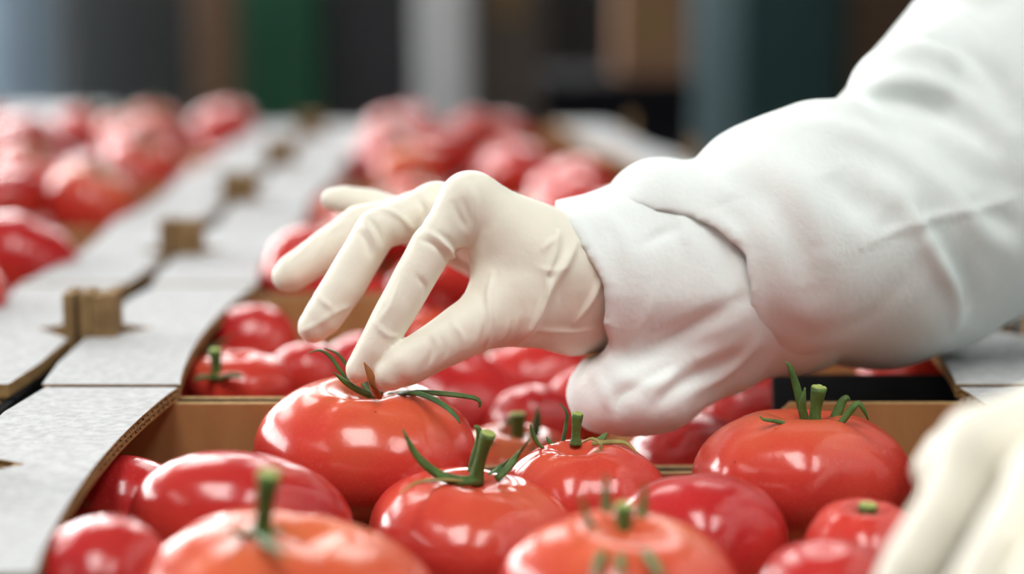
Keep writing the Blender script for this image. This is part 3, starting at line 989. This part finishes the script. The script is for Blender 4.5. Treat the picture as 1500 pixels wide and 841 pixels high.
# --- right glove, pinching the stalk
def right_glove():
    lo = np.array(P(385, 575, 0.74)); hi = np.array(P(960, 235, 0.90))
    F_ = Field((lo[0] - .01, 0.735, lo[2] - .012), (hi[0], 0.905, hi[2] + .012), 0.00095)
    iM, mM, rM, pM = px(683, 297, .790, 34), px(640, 306, .812, 34), px(612, 318, .836, 32), px(600, 325, .858, 28)
    wr = px(872, 425, .822, 88)
    # palm
    palm = F_.cone(iM[0], px(850, 405, .806, 1)[0], iM[1] * 1.05, .0225)
    palm = F_.smin(palm, F_.cone(mM[0], px(860, 405, .822, 1)[0], mM[1] * 1.05, .0225), .012)
    palm = F_.smin(palm, F_.cone(rM[0], px(865, 415, .838, 1)[0], rM[1] * 1.05, .0215), .012)
    palm = F_.smin(palm, F_.cone(pM[0], px(870, 425, .850, 1)[0], pM[1], .0195), .012)
    # forearm at the wrist
    arm = F_.cone(px(845, 425, .815, 1)[0], px(925, 420, .822, 1)[0], .0245, .0225)
    arm2 = F_.cone(px(850, 425, .835, 1)[0], px(925, 420, .838, 1)[0], .0225, .0215)
    palm = F_.smin(palm, F_.smin(arm, arm2, .01), .016)
    # thumb with its ball, and the web towards the index
    th = F_.chain([px(832, 450, .806, 60), px(762, 447, .788, 62), px(705, 470, .778, 44), px(640, 507, .768, 36), px(596, 533, .764, 33), px(572, 548, .763, 25)])
    web = F_.chain([px(800, 400, .797, 60), px(732, 345, .793, 40), px(712, 320, .792, 30)])
    web2 = F_.chain([px(775, 400, .792, 58), px(738, 420, .788, 48)])
    palm = F_.smin(palm, F_.smin(web, web2, .012), .012)
    # fingers
    fi = F_.chain([iM, px(632, 362, .781, 32), px(582, 452, .772, 30), px(548, 512, .768, 27), px(527, 541, .767, 21)])
    kn = F_.ell(np.array(P(690, 283, .79)), (.0088, .0085, .0078))
    fm = F_.chain([mM, px(553, 336, .803, 31), px(503, 420, .793, 31), px(473, 464, .789, 29), px(461, 478, .788, 25)])
    fr = F_.chain([rM, px(528, 330, .838, 30), px(468, 374, .832, 29), px(430, 399, .829, 27), px(419, 405, .828, 22)])
    fp = F_.chain([pM, px(545, 300, .868, 23), px(505, 293, .872, 21), px(487, 292, .873, 17)])
    F_.D = F_.smin(F_.smin(palm, kn, .009), th, .009)
    for f_ in (fi, fm, fr, fp):
        F_.D = F_.smin(F_.D, F_.smin(palm, f_, .007), .0010)
    v, f = F_.extract()
    v = relax(v, f, 3)
    v = v + normals(v, f) * wave(v, .00022, 380, 3)[:, None]
    Zh = lambda pts: [(640 + x / 2.8036, 240 + y / 2.8036) for x, y in pts]
    Z1 = lambda pts: [(380 + x / 2.156, 230 + y / 2.156) for x, y in pts]
    lines = [
        (Zh([(572, 322), (535, 400), (470, 500), (440, 570), (400, 660), (330, 740)]), .0017, .0019),
        (Zh([(500, 285), (480, 380), (450, 460), (445, 540)]), .0014, .0011),
        (Zh([(672, 480), (630, 570), (570, 655)]), .0013, .0012),
        (Zh([(495, 295), (440, 350)]), .0012, .0007),
        (Zh([(225, 455), (212, 560), (218, 660), (200, 755)]), .0014, .0011),
        (Zh([(180, 600), (178, 660), (150, 760)]), .0012, .0006),
        (Zh([(300, 640), (280, 700), (240, 750)]), .0011, .0005), (Zh([(340, 620), (320, 690), (275, 750)]), .0011, .0005), (Zh([(378, 600), (360, 670), (310, 740)]), .0011, .0005),
        (Zh([(400, 680), (520, 690), (640, 680)]), .0013, .0007),
        (Zh([(420, 430), (480, 440), (540, 425)]), .0012, .0005),
        (Zh([(140, 85), (155, 160), (150, 250), (130, 330)]), .0014, .0011),
        (Zh([(70, 165), (100, 230), (130, 270)]), .0014, -.0009), (Zh([(105, 150), (130, 215), (148, 250)]), .0013, -.0008),
        (Zh([(0, 315), (45, 355), (75, 410)]), .0013, .0012), (Zh([(0, 285), (50, 315), (95, 365)]), .0011, -.0009),
        (Z1([(525, 235), (575, 265), (612, 325)]), .0012, .0011), (Z1([(510, 260), (560, 285), (600, 345)]), .0010, -.0008),
        (Z1([(325, 200), (355, 245), (375, 300)]), .0014, .0011), (Z1([(300, 225), (335, 260), (350, 310)]), .0012, -.0010), (Z1([(345, 195), (375, 235), (390, 275)]), .0011, -.0008),
        (Z1([(380, 160), (440, 185), (488, 235)]), .0013, .0009), (Z1([(500, 130), (520, 170), (510, 215)]), .0014, -.0010),
        (Z1([(150, 410), (190, 445), (240, 490)]), .0011, .0005), (Z1([(125, 555), (180, 530), (240, 490), (290, 470)]), .0011, .0006),
        (Z1([(500, 380), (525, 410), (520, 440)]), .0012, -.0008), (Z1([(440, 400), (415, 470), (380, 520)]), .0011, .0005),
        (Z1([(360, 520), (400, 560), (440, 570)]), .0011, .0005),
        (Z1([(540, 570), (548, 610), (530, 660)]), .0011, -.0007), (Z1([(570, 560), (585, 610), (575, 650)]), .0011, -.0006), (Z1([(610, 520), (640, 570), (640, 620)]), .0011, .0006),
        (Z1([(100, 330), (130, 300), (200, 240)]), .0012, .0004), (Z1([(180, 310), (220, 240), (280, 200)]), .0012, .0004),
    ]
    v = creases(v, f, [(a_, b_, c_ * 1.4) for (a_, b_, c_) in lines])
    child_np('glove', v, f, M_GLOVE)['label'] = 'cream latex glove on the right hand pinching a tomato stalk'


right_glove()


# --- cuff of the right sleeve with its hanging fold
def right_cuff():
    lo = np.array(P(790, 660, 0.74)); hi = np.array(P(1200, 230, 0.92))
    F_ = Field((lo[0], 0.735, lo[2] - .005), (hi[0], 0.925, hi[2] + .01), 0.0013)
    d = F_.chain([px(800, 412, .810, 117), px(900, 412, .815, 120), px(1010, 420, .824, 132), px(1150, 410, .84, 145)], .01)
    # opening edge, slanting over the wrist
    zc = [P(900, q, .80).z for q in (640, 535, 512, 490, 460, 432, 410, 385, 345, 308, 285)]
    xc = [P(q, 400, .80).x for q in (916, 912, 903, 891, 884, 885, 884, 872, 850, 818, 803)]
    side = (np.interp(F_.Z, zc, xc).astype(np.float32) - F_.X) * 0.72
    d = F_.smin(d, F_.cone(px(958, 345, .822, 1)[0], px(1040, 365, .826, 1)[0], .0262, .031), .01)
    body = np.maximum(d, side)
    hollow = np.maximum(d + .0036, -(side + .010))
    # hanging fold
    lob = F_.ell(np.array(P(932, 572, .80)), (.0250, .026, .0185))
    lob2 = F_.cone(px(905, 590, .795, 1)[0], px(1060, 530, .82, 1)[0], .0125, .0135)
    lob3 = F_.cone(px(875, 570, .800, 1)[0], px(905, 545, .81, 1)[0], .0085, .012)
    lob = F_.smin(lob, F_.smin(lob2, lob3, .01), .012)
    body = F_.smin(body, lob, .014)
    F_.D = np.maximum(body, -hollow)
    v, f = F_.extract()
    v = relax(v, f, 3)
    v = v + normals(v, f) * (wave(v, .0011, 110, 8) + wave(v, .00035, 300, 9))[:, None]
    Zc = lambda pts: [(780 + x / 1.8275, 200 + y / 1.8275) for x, y in pts]
    lines = [(Zc([(100, 190), (130, 260), (200, 390)]), .0030, .0016), (Zc([(180, 190), (240, 260), (260, 350)]), .003, .0014),
             (Zc([(290, 290), (340, 265), (400, 240)]), .0024, -.0014), (Zc([(385, 160), (410, 250), (420, 300)]), .0028, .0018),
             (Zc([(330, 400), (310, 480), (260, 560)]), .0022, .0011), (Zc([(200, 400), (190, 470), (215, 550)]), .003, .0012),
             (Zc([(215, 565), (260, 590), (330, 560), (430, 510), (560, 440)]), .0045, -.0042),
             (Zc([(240, 650), (330, 660), (400, 610), (520, 560)]), .0036, .0030), (Zc([(220, 740), (240, 690), (330, 640), (420, 600)]), .003, -.0030),
             (Zc([(330, 720), (400, 660), (540, 590)]), .003, -.0022), (Zc([(160, 620), (190, 680), (210, 740)]), .0028, .0016),
             (Zc([(420, 690), (520, 630), (600, 560)]), .0032, .0022), (Zc([(130, 650), (150, 600), (200, 580)]), .0025, -.0012),
             (Zc([(470, 240), (520, 330), (530, 430)]), .004, -.0022)]
    v = creases(v, f, [(a_, b_, c_ * 0.8) for (a_, b_, c_) in lines])
    child_np('cuff', v, f, M_CLOTH)['label'] = 'gathered white fabric cuff hanging in a fold below the wrist'


right_cuff()


# --- right sleeve
def right_sleeve():
    lo = np.array(P(860, 600, 0.70)); hi = np.array(P(1500, 0, 0.95))
    F_ = Field((lo[0], 0.70, P(1200, 560, .95).z), (0.355, 1.06, T + 0.29), 0.0018)
    c = [px(1052, 386, .828, 150), px(1150, 354, .835, 178), px(1260, 346, .858, 184), px(1350, 306, .885, 205), px(1460, 230, .912, 238), px(1620, 80, .935, 275), px(1830, -200, .955, 285)]
    d = F_.chain(c)
    # baggy bulges on the upper outline
    d = F_.smin(d, F_.cone(px(968, 323, .820, 93)[0], px(1015, 345, .824, 1)[0], .0262, .030), .006)
    d = F_.smin(d, F_.cone(px(1205, 236, .84, 1)[0], px(1120, 268, .835, 1)[0], .0245, .0195), .018)
    d = F_.smin(d, F_.cone(px(1330, 146, .87, 1)[0], px(1420, 95, .90, 1)[0], .0265, .030), .004)
    d = F_.smin(d, F_.cone(px(1462, 5, .90, 1)[0], px(1500, -60, .91, 1)[0], .0275, .03), .003)
    d = F_.smin(d, F_.cone(px(1300, 440, .855, 1)[0], px(1370, 400, .88, 1)[0], .026, .026), .02)
    zc = [P(900, q, .80).z for q in (640, 560, 480, 420, 365, 335, 316, 303, 290)]
    xc = [P(q, 400, .80).x for q in (1112, 1104, 1096, 1092, 1080, 1054, 1008, 930, 870)]
    xcut = np.interp(F_.Z, zc, xc).astype(np.float32)
    side = (xcut - F_.X) * 0.6
    body = np.maximum(d, side)
    hollow = np.maximum(np.maximum(d + .0034, -(side + .014)), F_.Z - P(900, 336, .80).z)
    F_.D = np.maximum(body, -hollow)
    v, f = F_.extract()
    v = relax(v, f, 5)
    v = v + normals(v, f) * (wave(v, .0010, 60, 18) + wave(v, .0004, 170, 19))[:, None]
    Zs = lambda pts: [(1050 + x / 1.5022, x2 / 1.5022) for x, x2 in pts]
    lines = [
        (Zs([(290, 225), (350, 190), (430, 185), (530, 220), (630, 295)]), .006, .0042), (Zs([(330, 225), (430, 215), (520, 260), (600, 310)]), .006, -.0042),
        (Zs([(360, 120), (420, 110), (500, 120), (560, 160)]), .006, .0035), (Zs([(460, 60), (520, 90), (600, 160), (660, 250)]), .007, -.0040),
        (Zs([(480, 20), (560, 60), (660, 180)]), .007, .0036), (Zs([(280, 235), (350, 260), (450, 300), (560, 380), (670, 420)]), .007, -.0034),
        (Zs([(180, 260), (260, 280), (380, 330), (480, 400), (560, 480)]), .007, .0032),
        (Zs([(430, 480), (480, 560), (525, 640), (535, 710)]), .0045, .0042), (Zs([(460, 470), (520, 560), (555, 640), (560, 700)]), .006, -.0040),
        (Zs([(250, 370), (300, 430), (360, 480)]), .008, -.0040), (Zs([(340, 390), (410, 450), (450, 520)]), .007, .0028),
        (Zs([(320, 540), (400, 505), (480, 480), (600, 455), (670, 430)]), .0020, .0013),
        (Zs([(60, 300), (130, 350), (200, 440), (230, 560)]), .007, .0024), (Zs([(0, 380), (90, 420), (170, 520), (210, 640)]), .007, -.0026),
        (Zs([(120, 700), (220, 740), (330, 700), (430, 600)]), .006, -.0010),
        (Zs([(500, 420), (570, 500), (640, 560)]), .006, .0026), (Zs([(560, 420), (620, 480), (676, 510)]), .006, -.003),
        (Zs([(-60, 330), (0, 390), (30, 450)]), .006, .003), (Zs([(0, 480), (35, 520), (50, 600), (60, 680)]), .003, .0020),
        (Zs([(-140, 250), (-60, 270), (20, 330)]), .006, -.0024),
    ]
    v = creases(v, f, lines)
    child_np('sleeve', v, f, M_CLOTH)['label'] = 'crumpled white sleeve of the right arm'


right_sleeve()


# --- left glove, near the lens
def left_glove():
    lo = np.array(P(1240, 900, 0.44)); hi = np.array(P(1850, 500, 0.60))
    F_ = Field((lo[0] - .02, 0.425, lo[2] - .03), (hi[0], 0.62, hi[2] + .012), 0.0014)
    A = px(1440, 655, .535, 58); B = px(1540, 705, .505, 58); C = px(1600, 760, .478, 54); E = px(1470, 650, .560, 50)
    W = [px(1760, 570, .548, 105), px(1770, 590, .515, 100)]
    d = F_.cone(A[0], W[0][0], A[1], W[0][1])
    for q, k in ((B, 1), (C, 1), (E, 0)): d = F_.smin(d, F_.cone(q[0], W[k][0], q[1] * 1.1, W[k][1]), .012)
    d = F_.smin(d, F_.cone(px(1740, 575, .532, 1)[0], px(1860, 500, .54, 1)[0], .023, .026), .015)
    d = F_.smin(d, F_.cone(px(1640, 720, .53, 1)[0], px(1560, 760, .55, 1)[0], .015, .012), .015)
    F_.add(d)
    F_.add(F_.chain([A, px(1390, 748, .528, 50), px(1340, 825, .524, 47), px(1300, 900, .522, 40)]), .005)
    F_.add(F_.chain([B, px(1475, 800, .494, 50), px(1425, 885, .490, 48), px(1385, 960, .488, 42)]), .004)
    F_.add(F_.chain([C, px(1525, 860, .472, 50), px(1490, 930, .47, 48), px(1460, 990, .468, 38)]), .005)
    F_.add(F_.chain([E, px(1392, 668, .560, 42), px(1370, 688, .560, 34)]), .004)
    F_.add(F_.chain([px(1640, 700, .56, 60), px(1500, 760, .575, 52), px(1440, 830, .572, 44)]), .008)
    v, f = F_.extract()
    v = relax(v, f, 3)
    v = v + normals(v, f) * wave(v, .0003, 300, 5)[:, None]
    child_np('glove', v, f, M_GLOVE)['label'] = 'blurred cream latex glove of the left hand in the near corner'


left_glove()


# --- coverall: body, legs and the left sleeve, outside the picture on the right
def coverall():
    F_ = Field((0.12, 0.36, 0.0), (0.86, 1.12, 1.62), 0.011)
    tor = F_.chain([((0.60, 0.72, 0.95), .145), ((0.51, 0.70, 1.17), .15), ((0.41, 0.69, 1.38), .14)], .05, sq=(1.25, 0.85, 1))
    sh = F_.cone(np.array((0.39, 0.54, 1.42)), np.array((0.40, 0.88, 1.42)), .085, .085)
    d = F_.smin(tor, sh, .08)
    d = F_.smin(d, F_.cone(np.array((0.37, 0.71, 1.44)), np.array((0.33, 0.71, 1.54)), .075, .06), .05)
    for yy in (.62, .82):
        d = F_.smin(d, F_.chain([((0.61, yy, 0.90), .105), ((0.60, yy, 0.50), .085), ((0.61, yy, 0.09), .075)], .03), .05)
        d = F_.smin(d, F_.cone(np.array((0.60, yy, .055)), np.array((0.46, yy, .05)), .05, .045), .04)
    e1 = px(1830, -200, .955, 270)
    d = F_.smin(d, F_.cone(e1[0], np.array((0.40, 0.89, 1.40)), e1[1], .08), .03)
    lw = px(1800, 545, .545, 1)[0]
    d = F_.smin(d, F_.chain([(lw, .034), ((0.36, 0.50, 1.12), .055), ((0.39, 0.55, 1.40), .078)], .02), .03)
    F_.add(d)
    F_.D = np.maximum(F_.D, 0.004 - F_.Z)
    v, f = F_.extract()
    v = relax(v, f, 2)
    v = v + normals(v, f) * wave(v, .005, 25, 4)[:, None]
    v[:, 2] = np.maximum(v[:, 2], 0.001)
    child_np('coverall', v, f, M_CLOTH)


coverall()

# ------------------------------------------------------------------ far background, standing on the floor behind the table
BY = 4.3


def bx(x, Y=BY): return P(x, 100, Y).x


def cabinet(x0, x1, col, label, Y=BY, h=2.0, depth=0.4, rough=0.5):
    a, b = bx(x0, Y), bx(x1, Y)
    m = plain('painted metal', srgb(*col), rough, noise=0.08, scale=6)
    th = empty('storage_cabinet', ((a + b) / 2, Y + depth / 2, 0))
    tag(th, label, 'cabinet')
    hw = (b - a) / 2
    MB().quad_box(-hw, hw, -depth / 2 + .02, depth / 2, 0.08, h).build('body', m, th)
    MB().quad_box(-hw + .01, hw - .01, -depth / 2 + .04, depth / 2, 0, 0.08).build('plinth', M_BLACK, th)
    d = MB().quad_box(-hw + .004, hw - .004, -depth / 2, -depth / 2 + .018, 0.09, h - .01).build('door', m, th)
    MB().tube([(hw - .03, -depth / 2 - .02, 1.25), (hw - .03, -depth / 2 - .02, 1.42)], [.007, .007], 8).build('handle', M_TABLE, d, True)
    return th


def post(x0, x1, col, label, Y=BY - .16, h=2.6, metal=0.0, rough=0.5, name='support_post', cat='post'):
    a, b = bx(x0, Y), bx(x1, Y)
    m = plain('post surface', srgb(*col), rough, metal, noise=0.1, scale=10, stretch=(1, 1, 0.2))
    th = empty(name, ((a + b) / 2, Y, 0))
    tag(th, label, cat)
    hw = (b - a) / 2
    mb = MB()
    c = .12 * hw
    mb.prism([(-hw + c, -hw), (hw - c, -hw), (hw, -hw + c), (hw, hw - c), (hw - c, hw), (-hw + c, hw), (-hw, hw - c), (-hw, -hw + c)], 'z', 0.015, h)
    mb.build('shaft', m, th)
    MB().quad_box(-hw - .04, hw + .04, -hw - .04, hw + .04, 0, .015).build('base_plate', M_TABLE, th)
    return th


def carton(x, y, z, wx, wy, h, col, label, group=None):
    m = plain('carton board', srgb(*col), 0.8, noise=0.1, scale=12)
    th = empty('carton', (x, y, z))
    tag(th, label, 'carton', group)
    MB().quad_box(-wx / 2, wx / 2, -wy / 2, wy / 2, 0, h - .004).build('body', m, th)
    MB().quad_box(-wx / 2, -.002, -wy / 2, wy / 2, h - .004, h).build('lid_flap', m, th)
    MB().quad_box(.002, wx / 2, -wy / 2, wy / 2, h - .004, h).build('lid_flap', m, th)
    MB().quad_box(-.03, .03, -wy / 2 - .0008, -wy / 2, h - .09, h - .004).build('tape', M_TAB, th)
    return th


cabinet(100, 285, (38, 40, 40), 'blurred charcoal cabinet between the pale blue drum and the brown post')
post(288, 345, (104, 78, 56), 'blurred brown timber post between charcoal and green cabinets')
cabinet(350, 470, (10, 74, 48), 'blurred bright green cabinet in the background')
cabinet(478, 606, (34, 34, 38), 'blurred charcoal cabinet left of the white post')
post(612, 688, (188, 190, 192), 'blurred white post in the background above the tomatoes', rough=0.3)
# pale blue drum far left
dm = plain('pale blue plastic', srgb(150, 172, 190), 0.4, noise=0.15, scale=5)
dr = empty('plastic_drum', (bx(5, 4.0), 4.0, 0))
tag(dr, 'blurred pale blue plastic drum at the far left edge', 'drum')
prof = [(0.10, 0.0), (.115, .02), (.115, .5), (.122, .52), (.122, .56), (.115, .58), (.115, 1.02), (.10, 1.1)]
MB().tube([(0, 0, z) for r, z in prof], [r for r, z in prof], 28).build('body', dm, dr, True)
MB().tube([(0, 0, 1.10), (0, 0, 1.16)], [.05, .048], 20).build('cap', M_HOUSING, dr, True)
# carton stacks behind and to the right of the white post
cx0 = bx(745, 4.6)
for k in range(4):
    carton(cx0, 4.75, 0.34 * k, .17, .3, .335, (96, 86, 78), ['blurred grey-brown carton at the floor behind the white post', 'blurred grey-brown carton, second up behind the white post', 'blurred grey-brown carton, third up right of the white post', 'blurred grey-brown carton, topmost right of the white post'][k], 'grey-brown carton stack')
cabinet(800, 905, (52, 44, 42), 'blurred dark brown cabinet right of the grey-brown cartons', Y=4.8)
bench = empty('work_bench', (bx(905, 3.4), 3.55, 0))
tag(bench, 'blurred black work bench in front of the brown cartons', 'bench')
bw = (bx(1020, 3.4) - bx(795, 3.4)) / 2
ztop = P(900, 118, 3.4).z
mblk = plain('black steel', srgb(20, 20, 24), 0.9, noise=.1, spec=0.1)
MB().quad_box(-bw, bw, -.15, .25, ztop - .04, ztop).build('bench_top', mblk, bench)
MB().quad_box(-bw, bw, -.14, -.12, ztop - .42, ztop - .04).build('front_panel', mblk, bench)
for lx in (-bw + .02, bw - .02):
    for ly in (-.13, .22): MB().quad_box(lx - .015, lx + .015, ly - .015, ly + .015, 0, ztop - .04).build('leg', mblk, bench)
for k in range(2):
    carton(bx(957, 3.45), 3.57, ztop + .0005 + .141 * k, .12, .2, .14, (134, 100, 74), ['blurred tan carton standing on the black work bench', 'blurred tan carton, upper one on the black work bench'][k], 'tan cartons on bench')
post(1016, 1082, (96, 118, 124), 'blurred blue-grey post beside the dark teal cabinet', Y=4.1)
cabinet(1086, 1238, (22, 56, 56), 'blurred dark teal cabinet behind the raised sleeve')
cabinet(1246, 1420, (82, 60, 42), 'blurred brown wooden cabinet right of the teal one')
# white carton behind the left row
carton(bx(20, 2.55), 2.62, T - .28, .17, .3, .245, (205, 208, 210), 'blurred white carton on the trolley behind the left tomato row')
tr = empty('trolley', (bx(20, 2.55), 2.62, 0))
tag(tr, 'steel trolley standing behind the left crate row', 'trolley')
MB().quad_box(-.18, .14, -.2, .25, T - .32, T - .2805).build('deck', M_TABLE, tr)
for lx in (-.16, .12):
    for ly in (-.17, .22): MB().quad_box(lx - .015, lx + .015, ly - .015, ly + .015, 0, T - .32).build('leg', M_TABLE, tr)
